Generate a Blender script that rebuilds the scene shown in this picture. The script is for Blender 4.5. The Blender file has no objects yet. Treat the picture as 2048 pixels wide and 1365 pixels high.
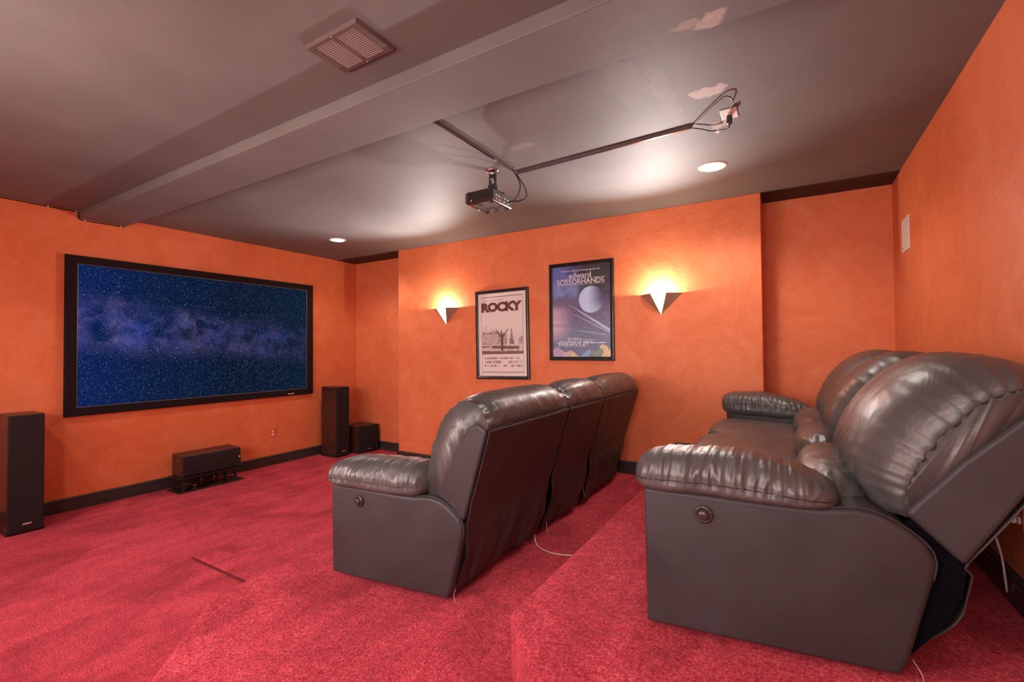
import bpy, bmesh, math, random
import numpy as np
from mathutils import Vector, Matrix, noise

random.seed(7)
C = bpy.context.scene.collection
H = 2.74                       # ceiling height
RX = 6.336                     # right wall
AD = 0.345                     # depth of the two alcoves beside the chimney-like bump-out
B1, B2 = 1.216, 5.416          # bump-out from B1 to B2
P1, P2 = 0.222, 0.446          # heights of the two raised platforms
YF = -5.0                      # wall behind the camera

# ------------------------------------------------------------------ camera
cd = bpy.data.cameras.new('camera')
cam = bpy.data.objects.new('camera', cd); C.objects.link(cam)
bpy.context.scene.camera = cam
F, YAW, PITCH, ROLL = 923.634, -0.5425, 0.0182, -0.0079
cd.sensor_width = 36.0; cd.sensor_fit = 'HORIZONTAL'; cd.lens = F/2048*36
cd.clip_start = 0.05
fw = Vector((math.sin(YAW)*math.cos(PITCH), math.cos(YAW)*math.cos(PITCH), math.sin(PITCH)))
rt = Vector((math.cos(YAW), -math.sin(YAW), 0)); up = rt.cross(fw)
r2 = rt*math.cos(ROLL)+up*math.sin(ROLL); u2 = -rt*math.sin(ROLL)+up*math.cos(ROLL)
cam.matrix_world = Matrix(((r2.x, u2.x, -fw.x, 5.6147), (r2.y, u2.y, -fw.y, -4.4144), (r2.z, u2.z, -fw.z, 1.4285), (0, 0, 0, 1)))

# ------------------------------------------------------------------ world, lights, exposure
w = bpy.data.worlds.new('world'); bpy.context.scene.world = w; w.use_nodes = True
w.node_tree.nodes['Background'].inputs[0].default_value = (1, .95, .9, 1)
w.node_tree.nodes['Background'].inputs[1].default_value = 0.1
vs = bpy.context.scene.view_settings
vs.view_transform = 'Standard'; vs.look = 'None'; vs.exposure = 0.12; vs.gamma = 1.0; vs.use_curve_mapping = False

def light(kind, name, loc, energy, color=(1, 1, 1), rot=(0, 0, 0), **kw):
    l = bpy.data.lights.new(name, kind); l.energy = energy; l.color = color
    for k, v in kw.items(): setattr(l, k, v)
    o = bpy.data.objects.new(name, l); o.location = loc; o.rotation_euler = rot; C.objects.link(o)
    return o
R = math.radians
# soft area light added as fill behind the camera
light('AREA', 'room_fill_light', (3.4, -4.9, 1.35), 56, (1.0, .96, .95), (R(76), 0, 0), shape='RECTANGLE', size=5.4, size_y=1.6, spread=R(118))
light('POINT', 'standing_lamp_light', (3.3, -4.82, 1.55), 42, (1, .95, .92), shadow_soft_size=.07)
# recessed cans over the rear aisle
light('SPOT', 'can_light', (1.05, -4.3, 2.70), 40, (1, .93, .88), (0, 0, 0), spot_size=R(140), spot_blend=.6, shadow_soft_size=.07)
light('SPOT', 'can_light', (5.15, -4.3, 2.70), 40, (1, .93, .88), (0, 0, 0), spot_size=R(140), spot_blend=.6, shadow_soft_size=.07)

# ------------------------------------------------------------------ helpers
def tag(o, label=None, cat=None, group=None, kind=None):
    if label: o['label'] = label
    if cat: o['category'] = cat
    if group: o['group'] = group
    if kind: o['kind'] = kind
    return o

def thing(name, label, cat, loc=(0, 0, 0), rotz=0, group=None):
    o = bpy.data.objects.new(name, None); C.objects.link(o)
    o.location = loc; o.rotation_euler = (0, 0, rotz); o.empty_display_size = .1
    return tag(o, label, cat, group)

def mesh_obj(name, verts, faces, mat, parent=None, smooth=False, solid=0, subsurf=0):
    me = bpy.data.meshes.new(name)
    me.from_pydata([tuple(map(float, v)) for v in verts], [], faces); me.update()
    if mat: me.materials.append(mat)
    bm = bmesh.new(); bm.from_mesh(me); bmesh.ops.recalc_face_normals(bm, faces=bm.faces); bm.to_mesh(me); bm.free()
    if smooth: me.polygons.foreach_set('use_smooth', [True]*len(me.polygons))
    o = bpy.data.objects.new(name, me); C.objects.link(o)
    if parent: o.parent = parent
    if solid:
        m = o.modifiers.new('solid', 'SOLIDIFY'); m.thickness = solid; m.offset = 0
    if subsurf:
        m = o.modifiers.new('sub', 'SUBSURF'); m.levels = subsurf; m.render_levels = subsurf
    return o

def bm_obj(name, bm, mat, parent=None, smooth=False):
    bmesh.ops.recalc_face_normals(bm, faces=bm.faces)
    me = bpy.data.meshes.new(name); bm.to_mesh(me); bm.free()
    if mat: me.materials.append(mat)
    if smooth:
        me.polygons.foreach_set('use_smooth', [True]*len(me.polygons))
    o = bpy.data.objects.new(name, me); C.objects.link(o)
    if parent: o.parent = parent
    return o

def add_box(bm, a, b, bevel=0, seg=2, mtx=None):
    t = bmesh.new()
    r = bmesh.ops.create_cube(t, size=1)
    for v in t.verts:
        v.co = Vector([(a[i]+b[i])/2 + v.co[i]*(b[i]-a[i]) for i in range(3)])
    if bevel: bmesh.ops.bevel(t, geom=list(t.edges), offset=bevel, segments=seg, profile=.5, affect='EDGES')
    if mtx is not None: bmesh.ops.transform(t, matrix=mtx, verts=t.verts)
    me = bpy.data.meshes.new('t'); t.to_mesh(me); t.free(); bm.from_mesh(me); bpy.data.meshes.remove(me)

def box(name, a, b, mat, parent=None, bevel=0, seg=2, mtx=None):
    bm = bmesh.new(); add_box(bm, a, b, bevel, seg, mtx)
    return bm_obj(name, bm, mat, parent)

def add_tube(bm, pts, rad, n=8, closed_caps=True):
    pts = [Vector(p) for p in pts]; rings = []
    prev = None
    for i, p in enumerate(pts):
        d = (pts[min(i+1, len(pts)-1)]-pts[max(i-1, 0)]).normalized()
        if prev is None:
            ref = Vector((0, 0, 1)) if abs(d.z) < .9 else Vector((1, 0, 0)); x = d.cross(ref).normalized()
        else: x = (prev-d*prev.dot(d)).normalized()
        prev = x; y = d.cross(x)
        rr = rad[i] if isinstance(rad, (list, tuple)) else rad
        rings.append([bm.verts.new(p+(x*math.cos(2*math.pi*k/n)+y*math.sin(2*math.pi*k/n))*rr) for k in range(n)])
    for i in range(len(rings)-1):
        for k in range(n): bm.faces.new((rings[i][k], rings[i][(k+1) % n], rings[i+1][(k+1) % n], rings[i+1][k]))
    if closed_caps:
        bm.faces.new(rings[0][::-1]); bm.faces.new(rings[-1])

def smooth_path(pts, n=10):
    pts = [Vector(p) for p in pts]; out = []
    P = [pts[0]*2-pts[1]]+pts+[pts[-1]*2-pts[-2]]
    for i in range(1, len(P)-2):
        for k in range(n):
            t = k/n; a, b, c, d = P[i-1], P[i], P[i+1], P[i+2]
            out.append(.5*((2*b)+(c-a)*t+(2*a-5*b+4*c-d)*t*t+(3*b-a-3*c+d)*t**3))
    out.append(pts[-1]); return out

def tube(name, pts, rad, mat, parent=None, smooth=True, sp=0, n=8):
    bm = bmesh.new()
    if sp: pts = smooth_path(pts, sp)
    add_tube(bm, pts, rad, n); return bm_obj(name, bm, mat, parent, smooth)

def lathe(name, prof, mat, parent=None, loc=(0, 0, 0), axis='z', n=32, smooth=True):
    """prof: list of (radius, height)"""
    bm = bmesh.new(); rings = []
    for r_, z in prof:
        ring = []
        for k in range(n):
            c, s = math.cos(2*math.pi*k/n)*r_, math.sin(2*math.pi*k/n)*r_
            v = {'z': (c, s, z), 'y': (c, z, s), 'x': (z, c, s)}[axis]
            ring.append(bm.verts.new(Vector(v)+Vector(loc)))
        rings.append(ring)
    for i in range(len(rings)-1):
        for k in range(n): bm.faces.new((rings[i][k], rings[i][(k+1) % n], rings[i+1][(k+1) % n], rings[i+1][k]))
    bm.faces.new(rings[0]); bm.faces.new(rings[-1])
    o = bm_obj(name, bm, mat, parent, False)
    if smooth:
        for p in o.data.polygons:
            if len(p.vertices) == 4: p.use_smooth = True
    return o

def prism(name, poly, a, b, axis, mat, parent=None, bevel=0, seg=3):
    """extrude a polygon (2d) along axis from a to b"""
    def P(p, t):
        if axis == 'y': return (p[0], t, p[1])
        if axis == 'x': return (t, p[0], p[1])
        return (p[0], p[1], t)
    n = len(poly)
    v = [P(p, a) for p in poly]+[P(p, b) for p in poly]
    f = [tuple(range(n))[::-1], tuple(range(n, 2*n))]+[(i, (i+1) % n, n+(i+1) % n, n+i) for i in range(n)]
    o = mesh_obj(name, v, f, mat, parent)
    if bevel:
        m = o.modifiers.new('bev', 'BEVEL'); m.width = bevel; m.segments = seg; m.limit_method = 'ANGLE'; m.angle_limit = R(30)
    return o

# ------------------------------------------------------------------ materials
def new_mat(name):
    m = bpy.data.materials.new(name); m.use_nodes = True
    nt = m.node_tree; b = nt.nodes['Principled BSDF']
    return m, nt, b
def N(nt, t, **kw):
    n = nt.nodes.new(t)
    for k, v in kw.items():
        if k in n.inputs: n.inputs[k].default_value = v
        else: setattr(n, k, v)
    return n
def ramp(nt, stops, fac=None):
    n = nt.nodes.new('ShaderNodeValToRGB'); e = n.color_ramp.elements
    while len(e) < len(stops): e.new(.5)
    for i, (p, c) in enumerate(stops):
        e[i].position = p; e[i].color = (*c, 1) if len(c) == 3 else c
    if fac is not None: nt.links.new(fac, n.inputs[0])
    return n
def simple(name, col, rough=.5, metal=0, spec=.5, noise_scale=0, var=.12, bump=0, bscale=200, emit=None, estr=0, coat=0):
    m, nt, b = new_mat(name)
    b.inputs['Base Color'].default_value = (*col, 1); b.inputs['Roughness'].default_value = rough
    b.inputs['Metallic'].default_value = metal; b.inputs['Specular IOR Level'].default_value = spec
    b.inputs['Coat Weight'].default_value = coat
    tc = N(nt, 'ShaderNodeTexCoord')
    if noise_scale:
        n = N(nt, 'ShaderNodeTexNoise', Scale=noise_scale, Detail=4.0); nt.links.new(tc.outputs['Object'], n.inputs['Vector'])
        r_ = ramp(nt, [(.3, tuple(c*(1-var) for c in col)), (.7, tuple(min(1, c*(1+var)) for c in col))], n.outputs['Fac'])
        nt.links.new(r_.outputs[0], b.inputs['Base Color'])
    if bump:
        n = N(nt, 'ShaderNodeTexNoise', Scale=bscale, Detail=3.0); nt.links.new(tc.outputs['Object'], n.inputs['Vector'])
        bp = N(nt, 'ShaderNodeBump', Strength=bump, Distance=.01); nt.links.new(n.outputs['Fac'], bp.inputs['Height'])
        nt.links.new(bp.outputs[0], b.inputs['Normal'])
    if emit:
        b.inputs['Emission Color'].default_value = (*emit, 1); b.inputs['Emission Strength'].default_value = estr
    return m

def wall_material():
    m, nt, b = new_mat('orange_faux_plaster'); L = nt.links.new
    g = N(nt, 'ShaderNodeNewGeometry')
    n0 = N(nt, 'ShaderNodeTexNoise', Scale=1.3, Detail=2.0); L(g.outputs['Position'], n0.inputs['Vector'])
    mix = N(nt, 'ShaderNodeVectorMath', operation='MULTIPLY_ADD'); L(n0.outputs['Color'], mix.inputs[0]); mix.inputs[1].default_value = (.5, .5, .5); L(g.outputs['Position'], mix.inputs[2])
    n1 = N(nt, 'ShaderNodeTexNoise', Scale=2.6, Detail=7.0, Roughness=.62, Distortion=1.2); L(mix.outputs[0], n1.inputs['Vector'])
    n2 = N(nt, 'ShaderNodeTexNoise', Scale=9.0, Detail=5.0, Distortion=2.0); L(mix.outputs[0], n2.inputs['Vector'])
    r1 = ramp(nt, [(.32, (.72, .178, .066)), (.5, (.77, .205, .080)), (.68, (.80, .245, .108))], n1.outputs['Fac'])
    r2_ = ramp(nt, [(.35, (.93, .90, .88)), (.6, (1, 1, 1))], n2.outputs['Fac'])
    mx = N(nt, 'ShaderNodeMix', data_type='RGBA', blend_type='MULTIPLY'); mx.inputs[0].default_value = .6
    L(r1.outputs[0], mx.inputs[6]); L(r2_.outputs[0], mx.inputs[7]); L(mx.outputs[2], b.inputs['Base Color'])
    b.inputs['Roughness'].default_value = .55; b.inputs['Specular IOR Level'].default_value = .3
    n3 = N(nt, 'ShaderNodeTexNoise', Scale=60.0, Detail=4.0); L(g.outputs['Position'], n3.inputs['Vector'])
    bp = N(nt, 'ShaderNodeBump', Strength=.12, Distance=.01); L(n3.outputs['Fac'], bp.inputs['Height'])
    bp2 = N(nt, 'ShaderNodeBump', Strength=.15, Distance=.02); L(n2.outputs['Fac'], bp2.inputs['Height']); L(bp.outputs[0], bp2.inputs['Normal'])
    L(bp2.outputs[0], b.inputs['Normal'])
    return m

def ceiling_material():
    m, nt, b = new_mat('dark_brown_ceiling_paint'); L = nt.links.new
    g = N(nt, 'ShaderNodeNewGeometry')
    n1 = N(nt, 'ShaderNodeTexNoise', Scale=1.7, Detail=5.0, Roughness=.55); L(g.outputs['Position'], n1.inputs['Vector'])
    base = ramp(nt, [(.3, (.142, .132, .130)), (.7, (.180, .168, .166))], n1.outputs['Fac'])
    col = base.outputs[0]
    # pale filler smears left on the paint: (centre x, y, half length x, half length y)
    wn = N(nt, 'ShaderNodeTexNoise', Scale=14.0, Detail=4.0); L(g.outputs['Position'], wn.inputs['Vector'])
    for (cx, cy, rx, ry, st) in ((5.385, -2.545, .075, .055, .60), (5.30, -2.56, .10, .03, .35), (5.265, -1.89, .09, .062, .80), (5.285, -1.475, .075, .05, .45), (4.12, -1.845, .16, .04, .12), (4.95, -2.2, .12, .30, .05), (5.08, -1.95, .05, .36, .07)):
        sub = N(nt, 'ShaderNodeVectorMath', operation='SUBTRACT'); L(g.outputs['Position'], sub.inputs[0]); sub.inputs[1].default_value = (cx, cy, H)
        dv = N(nt, 'ShaderNodeVectorMath', operation='MULTIPLY'); L(sub.outputs[0], dv.inputs[0]); dv.inputs[1].default_value = (1/rx, 1/ry, 1)
        ln = N(nt, 'ShaderNodeVectorMath', operation='LENGTH'); L(dv.outputs[0], ln.inputs[0])
        ad = N(nt, 'ShaderNodeMath', operation='MULTIPLY_ADD'); L(wn.outputs['Fac'], ad.inputs[0]); ad.inputs[1].default_value = 2.2; L(ln.outputs['Value'], ad.inputs[2])
        mr = N(nt, 'ShaderNodeMapRange'); L(ad.outputs[0], mr.inputs['Value'])
        mr.inputs['From Min'].default_value = 1.75; mr.inputs['From Max'].default_value = 2.05; mr.inputs['To Min'].default_value = st; mr.inputs['To Max'].default_value = 0
        mx = N(nt, 'ShaderNodeMix', data_type='RGBA'); L(mr.outputs[0], mx.inputs[0]); L(col, mx.inputs[6]); mx.inputs[7].default_value = (.62, .55, .50, 1); col = mx.outputs[2]
    L(col, b.inputs['Base Color'])
    b.inputs['Roughness'].default_value = .62; b.inputs['Specular IOR Level'].default_value = .38
    n3 = N(nt, 'ShaderNodeTexNoise', Scale=170.0, Detail=3.0); L(g.outputs['Position'], n3.inputs['Vector'])
    n4 = N(nt, 'ShaderNodeTexNoise', Scale=5.0, Detail=3.0); L(g.outputs['Position'], n4.inputs['Vector'])
    bp = N(nt, 'ShaderNodeBump', Strength=.10, Distance=.002); L(n3.outputs['Fac'], bp.inputs['Height'])
    bp2 = N(nt, 'ShaderNodeBump', Strength=.08, Distance=.008); L(n4.outputs['Fac'], bp2.inputs['Height']); L(bp.outputs[0], bp2.inputs['Normal'])
    L(bp2.outputs[0], b.inputs['Normal'])
    return m

def carpet_material():
    m, nt, b = new_mat('crimson_carpet'); L = nt.links.new
    g = N(nt, 'ShaderNodeNewGeometry')
    n1 = N(nt, 'ShaderNodeTexNoise', Scale=120.0, Detail=4.0, Roughness=.72); L(g.outputs['Position'], n1.inputs['Vector'])
    n2 = N(nt, 'ShaderNodeTexNoise', Scale=2.2, Detail=6.0, Roughness=.6, Distortion=.8); L(g.outputs['Position'], n2.inputs['Vector'])
    mp = N(nt, 'ShaderNodeMapping'); mp.inputs['Scale'].default_value = (5, 1.1, 1); mp.inputs['Rotation'].default_value = (0, 0, .25); L(g.outputs['Position'], mp.inputs['Vector'])
    n3 = N(nt, 'ShaderNodeTexNoise', Scale=1.6, Detail=5.0, Distortion=.5); L(mp.outputs[0], n3.inputs['Vector'])
    n5 = N(nt, 'ShaderNodeTexNoise', Scale=28.0, Detail=3.0); L(g.outputs['Position'], n5.inputs['Vector'])
    r1 = ramp(nt, [(.35, (.40, .018, .040)), (.5, (.69, .060, .093)), (.65, (.92, .165, .205))], n1.outputs['Fac'])
    r2_ = ramp(nt, [(.38, (.74, .68, .70)), (.52, (1, 1, 1)), (.68, (1.12, 1.22, 1.2))], n2.outputs['Fac'])
    r3 = ramp(nt, [(.36, (.86, .80, .80)), (.6, (1.04, 1.05, 1.05))], n3.outputs['Fac'])
    r5 = ramp(nt, [(.3, (.84, .80, .80)), (.7, (1.08, 1.1, 1.1))], n5.outputs['Fac'])
    c = r1.outputs[0]
    for r_ in (r2_, r3, r5):
        mx = N(nt, 'ShaderNodeMix', data_type='RGBA', blend_type='MULTIPLY'); mx.inputs[0].default_value = 1
        L(c, mx.inputs[6]); L(r_.outputs[0], mx.inputs[7]); c = mx.outputs[2]
    L(c, b.inputs['Base Color'])
    b.inputs['Roughness'].default_value = .95; b.inputs['Specular IOR Level'].default_value = .1
    b.inputs['Sheen Weight'].default_value = .10; b.inputs['Sheen Roughness'].default_value = .5; b.inputs['Sheen Tint'].default_value = (1, .5, .55, 1)
    bp = N(nt, 'ShaderNodeBump', Strength=.8, Distance=.012); L(n1.outputs['Fac'], bp.inputs['Height'])
    bp2 = N(nt, 'ShaderNodeBump', Strength=.35, Distance=.02); L(n5.outputs['Fac'], bp2.inputs['Height']); L(bp.outputs[0], bp2.inputs['Normal'])
    L(bp2.outputs[0], b.inputs['Normal'])
    return m

def leather_material(name, col, rough, folds=.25, spec=.5, stretch=(1, 1, 1)):
    m, nt, b = new_mat(name); L = nt.links.new
    tc = N(nt, 'ShaderNodeTexCoord')
    n0 = N(nt, 'ShaderNodeTexNoise', Scale=5.0, Detail=4.0); L(tc.outputs['Object'], n0.inputs['Vector'])
    r0 = ramp(nt, [(.3, tuple(c*.85 for c in col)), (.7, tuple(c*1.15 for c in col))], n0.outputs['Fac']); L(r0.outputs[0], b.inputs['Base Color'])
    rr = ramp(nt, [(.3, (rough-.05,)*3), (.7, (rough+.07,)*3)], n0.outputs['Fac']); L(rr.outputs[0], b.inputs['Roughness'])
    b.inputs['Specular IOR Level'].default_value = spec
    v = N(nt, 'ShaderNodeTexVoronoi', Scale=420.0); L(tc.outputs['Object'], v.inputs['Vector'])
    bp = N(nt, 'ShaderNodeBump', Strength=.10, Distance=.002); L(v.outputs['Distance'], bp.inputs['Height'])
    mp = N(nt, 'ShaderNodeMapping'); mp.inputs['Scale'].default_value = stretch; L(tc.outputs['Object'], mp.inputs['Vector'])
    n1 = N(nt, 'ShaderNodeTexNoise', Scale=6.5, Detail=3.0, Distortion=1.2); L(mp.outputs[0], n1.inputs['Vector'])
    bp2 = N(nt, 'ShaderNodeBump', Strength=folds, Distance=.03); L(n1.outputs['Fac'], bp2.inputs['Height']); L(bp.outputs[0], bp2.inputs['Normal'])
    L(bp2.outputs[0], b.inputs['Normal'])
    return m

def screen_material():
    """the projected picture of a star field with the band of the milky way"""
    m, nt, b = new_mat('projected_night_sky'); L = nt.links.new
    tc = N(nt, 'ShaderNodeTexCoord')
    mp = N(nt, 'ShaderNodeMapping'); L(tc.outputs['Generated'], mp.inputs['Vector']); mp.inputs['Scale'].default_value = (1, 2.34, 1.31)
    sep = N(nt, 'ShaderNodeSeparateXYZ'); L(tc.outputs['Generated'], sep.inputs[0])     # y: 0 left .. 1 right, z: 0 bottom .. 1 top
    def math_(op, a, b_=None, c=None):
        n = N(nt, 'ShaderNodeMath', operation=op)
        for i, x in enumerate((a, b_, c)):
            if x is None: continue
            if isinstance(x, (int, float)): n.inputs[i].default_value = x
            else: L(x, n.inputs[i])
        return n.outputs[0]
    nz = N(nt, 'ShaderNodeTexNoise', Scale=2.3, Detail=8.0, Roughness=.62); L(mp.outputs[0], nz.inputs['Vector'])
    nz2 = N(nt, 'ShaderNodeTexNoise', Scale=5.5, Detail=8.0, Roughness=.65, Distortion=.6); L(mp.outputs[0], nz2.inputs['Vector'])
    # band centre falls gently to the right
    cen = math_('MULTIPLY_ADD', sep.outputs['Y'], -.13, .58)
    cen = math_('MULTIPLY_ADD', nz.outputs['Fac'], .22, math_('SUBTRACT', cen, .11))
    d = math_('ABSOLUTE', math_('SUBTRACT', sep.outputs['Z'], cen))
    band = N(nt, 'ShaderNodeMapRange', interpolation_type='SMOOTHERSTEP'); L(d, band.inputs[0]); band.inputs[1].default_value = .02; band.inputs[2].default_value = .27; band.inputs[3].default_value = 1; band.inputs[4].default_value = 0
    fadeR = N(nt, 'ShaderNodeMapRange'); L(sep.outputs['Y'], fadeR.inputs[0]); fadeR.inputs[1].default_value = 0; fadeR.inputs[2].default_value = .9; fadeR.inputs[3].default_value = 1.0; fadeR.inputs[4].default_value = .28
    cl = ramp(nt, [(.36, (0, 0, 0)), (.66, (1, 1, 1))], nz2.outputs['Fac'])
    bandv = math_('MULTIPLY', math_('MULTIPLY', band.outputs[0], fadeR.outputs[0]), cl.outputs[0])
    bg = ramp(nt, [(0, (.003, .018, .12)), (.25, (.002, .014, .065)), (.6, (.002, .009, .032)), (1, (.002, .013, .038))], sep.outputs['Y'])
    mx = N(nt, 'ShaderNodeMix', data_type='RGBA'); L(bandv, mx.inputs[0]); L(bg.outputs[0], mx.inputs[6])
    bc = ramp(nt, [(.35, (.025, .055, .33)), (.55, (.17, .14, .42)), (.75, (.30, .22, .40))], nz.outputs['Fac']); L(bc.outputs[0], mx.inputs[7])
    # dark dust lane across the middle of the band
    lane = N(nt, 'ShaderNodeMapRange', interpolation_type='SMOOTHERSTEP'); L(math_('ABSOLUTE', math_('SUBTRACT', sep.outputs['Z'], math_('SUBTRACT', cen, .02))), lane.inputs[0]); lane.inputs[1].default_value = .0; lane.inputs[2].default_value = .09; lane.inputs[3].default_value = .75; lane.inputs[4].default_value = 0
    ln2 = math_('MULTIPLY', lane.outputs[0], ramp(nt, [(.45, (0, 0, 0)), (.6, (1, 1, 1))], nz.outputs['Fac']).outputs[0])
    mx2 = N(nt, 'ShaderNodeMix', data_type='RGBA'); L(ln2, mx2.inputs[0]); L(mx.outputs[2], mx2.inputs[6]); mx2.inputs[7].default_value = (.006, .010, .035, 1)
    # stars at three sizes
    tot = None
    for sc, thr, amp in ((75, .12, 1.2), (150, .18, .5), (34, .05, 2.6)):
        v = N(nt, 'ShaderNodeTexVoronoi', Scale=float(sc)); L(mp.outputs[0], v.inputs['Vector'])
        s_ = N(nt, 'ShaderNodeMapRange'); L(v.outputs['Distance'], s_.inputs[0]); s_.inputs[1].default_value = 0; s_.inputs[2].default_value = thr*1.6; s_.inputs[3].default_value = amp; s_.inputs[4].default_value = 0
        sp = N(nt, 'ShaderNodeSeparateColor'); L(v.outputs['Color'], sp.inputs[0])
        k = math_('MULTIPLY', s_.outputs[0], math_('POWER', sp.outputs[0], 2.5))
        tot = k if tot is None else math_('ADD', tot, k)
    mx3 = N(nt, 'ShaderNodeMix', data_type='RGBA', blend_type='ADD'); mx3.inputs[0].default_value = 1; L(mx2.outputs[2], mx3.inputs[6])
    st = N(nt, 'ShaderNodeVectorMath', operation='SCALE'); st.inputs[0].default_value = (.62, .78, 1); L(tot, st.inputs['Scale']); L(st.outputs[0], mx3.inputs[7])
    b.inputs['Base Color'].default_value = (.002, .002, .003, 1); b.inputs['Roughness'].default_value = .9; b.inputs['Specular IOR Level'].default_value = 0
    L(mx3.outputs[2], b.inputs['Emission Color']); b.inputs['Emission Strength'].default_value = .72
    return m

def speaker_wood():
    m, nt, b = new_mat('dark_rosewood_veneer'); L = nt.links.new
    tc = N(nt, 'ShaderNodeTexCoord'); mp = N(nt, 'ShaderNodeMapping'); mp.inputs['Scale'].default_value = (9, 9, 1); L(tc.outputs['Object'], mp.inputs['Vector'])
    n = N(nt, 'ShaderNodeTexNoise', Scale=7.0, Detail=6.0, Distortion=.8); L(mp.outputs[0], n.inputs['Vector'])
    r_ = ramp(nt, [(.3, (.030, .012, .009)), (.7, (.085, .030, .020))], n.outputs['Fac']); L(r_.outputs[0], b.inputs['Base Color'])
    b.inputs['Roughness'].default_value = .35
    return m

M_wall = wall_material(); M_ceil = ceiling_material(); M_carpet = carpet_material()
M_base = simple('black_baseboard_paint', (.042, .036, .033), .36, noise_scale=6)
M_ceil_shade = simple('black_alcove_ceiling_shade', (.016, .010, .009), .6, noise_scale=4)  # shadow on the alcove ceilings put into the colour
M_leather = leather_material('soft_dark_brown_leather', (.080, .074, .072), .38, .20, .85)
M_leather_flat = leather_material('smooth_dark_brown_vinyl', (.041, .034, .037), .50, .05, .42)
M_leather_back = leather_material('brown_black_rear_vinyl', (.044, .032, .028), .44, .12, .5, (1, 3, .6))
M_stitch = simple('pale_thread', (.55, .5, .46), .8, noise_scale=30)
M_seam = simple('dark_seam_cord', (.018, .013, .012), .5, noise_scale=40)
M_black = simple('black_plastic', (.018, .014, .014), .35, noise_scale=20)
M_gloss = simple('glossy_black_plastic', (.030, .020, .018), .14, noise_scale=20, coat=.5)
M_knob = simple('dark_bronze_knob', (.045, .030, .028), .3, noise_scale=20)
M_fabric = simple('black_felt_lining', (.004, .004, .006), .95, spec=.05, noise_scale=60, bump=.4, bscale=300)
M_grille = simple('charcoal_grille_cloth', (.030, .021, .022), .85, spec=.15, noise_scale=250, var=.5, bump=.5, bscale=500)
M_velvet = simple('black_velvet_frame', (.018, .010, .010), .85, spec=.15, noise_scale=200, var=.5, bump=.3, bscale=400)
M_wood = speaker_wood()
M_silver = simple('brushed_silver', (.75, .74, .74), .3, metal=.6, noise_scale=60)
M_chrome = simple('chrome', (.8, .78, .77), .12, metal=1, noise_scale=10, var=.03)
M_white = simple('white_plastic', (.80, .74, .70), .4, noise_scale=10, var=.03)
M_orange = simple('orange_painted_plate', (.72, .15, .055), .45, noise_scale=8)
M_brownmetal = simple('brown_painted_metal', (.115, .085, .080), .38, noise_scale=15)
M_louvre = simple('light_brown_painted_metal', (.26, .20, .185), .4, noise_scale=15)
M_dark = simple('black_void', (.006, .004, .004), .9, noise_scale=5)
M_pframe = simple('dark_pewter_frame', (.060, .048, .045), .28, metal=.5, noise_scale=30)
M_pframe2 = simple('satin_black_frame', (.016, .012, .012), .25, noise_scale=30)
M_race = simple('satin_brown_raceway', (.085, .060, .055), .25, noise_scale=20)
M_bronze = simple('bronze_sconce_metal', (.42, .30, .20), .35, metal=.3, noise_scale=20, bump=.1, bscale=40)
M_glow = simple('lit_frosted_glass', (.9, .85, .75), .4, emit=(1, .90, .70), estr=7)
M_can = simple('lit_recessed_lens', (.9, .9, .9), .4, emit=(1, .95, .88), estr=9)
M_cantrim = simple('cream_light_trim', (.72, .62, .52), .4, noise_scale=10, var=.04)
M_brass = simple('brass_terminal', (.55, .38, .12), .3, metal=1, noise_scale=20)
M_cord = simple('ivory_cord', (.70, .55, .48), .5, noise_scale=20)

# ------------------------------------------------------------------ the setting
def setting(o, label=None):
    o['kind'] = 'structure'
    return o
T = .12
setting(box('wall_left', (-T, YF, -.1), (0, AD+T, H), M_wall))
# back wall with the bump-out between two alcoves, one continuous outline
poly = [(0, AD), (B1, AD), (B1, 0), (B2, 0), (B2, AD), (RX, AD), (RX, AD+T), (0, AD+T)]
setting(box('wall_back', (0, AD, -.1), (RX, AD+T, H), M_wall))
setting(box('wall_centre', (B1, 0, -.1), (B2, AD, H), M_wall, None, .004))
setting(box('wall_right', (RX, YF, -.1), (RX+T, AD+T, H), M_wall))
setting(box('wall_front', (0, YF-T, -.1), (RX, YF, H), M_wall))
ceil = setting(box('ceiling', (-T, YF-T, H), (RX+T, AD+T, H+.1), M_ceil))
box('beam', (0.0, -2.836, H-.068), (RX, -2.4905, H+.002), M_ceil, ceil, bevel=.006)
box('alcove_shade_panel', (0.0, 0.003, H-.003), (B1-.001, AD, H+.001), M_ceil_shade, ceil)  # black panels stand in for the shaded ceiling of both alcoves
box('alcove_shade_panel', (B2+.001, 0.003, H-.003), (RX, AD, H+.001), M_ceil_shade, ceil)

floor = setting(box('floor', (-T, YF-T, -.1), (RX+T, AD+T, 0), M_carpet))
def platform(name, poly, z0, z1, bev):
    o = prism(name, poly, z0, z1, 'z', M_carpet, floor, bevel=bev, seg=5)
    for p in o.data.polygons: p.use_smooth = False
    return o
platform('low_step', [(2.06, -2.80), (3.3, -2.80), (3.3, 0.001), (2.06, 0.001)], -.02, .018, .008)
box('step_shade_strip', (2.05, -2.812, -.002), (3.2, -2.799, .010), simple('dark_step_shade', (.13, .006, .014), .95, noise_scale=80), floor, .004)['label'] = 'dark red strip painted as shade along the low step'  # dark strip painted in as the shade line along the step riser
platform('lower_platform', [(3.128, 0.001), (3.128, -3.195), (3.128+1.8, -4.99), (RX, -4.99), (RX, .001)], -.02, P1, .028)
platform('upper_platform', [(4.695, .001), (4.695, -2.92), (4.80, -3.04), (RX, -4.66), (RX, AD+.001), (B2, AD+.001), (B2, .001)], P1-.05, P2, .028)

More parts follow.
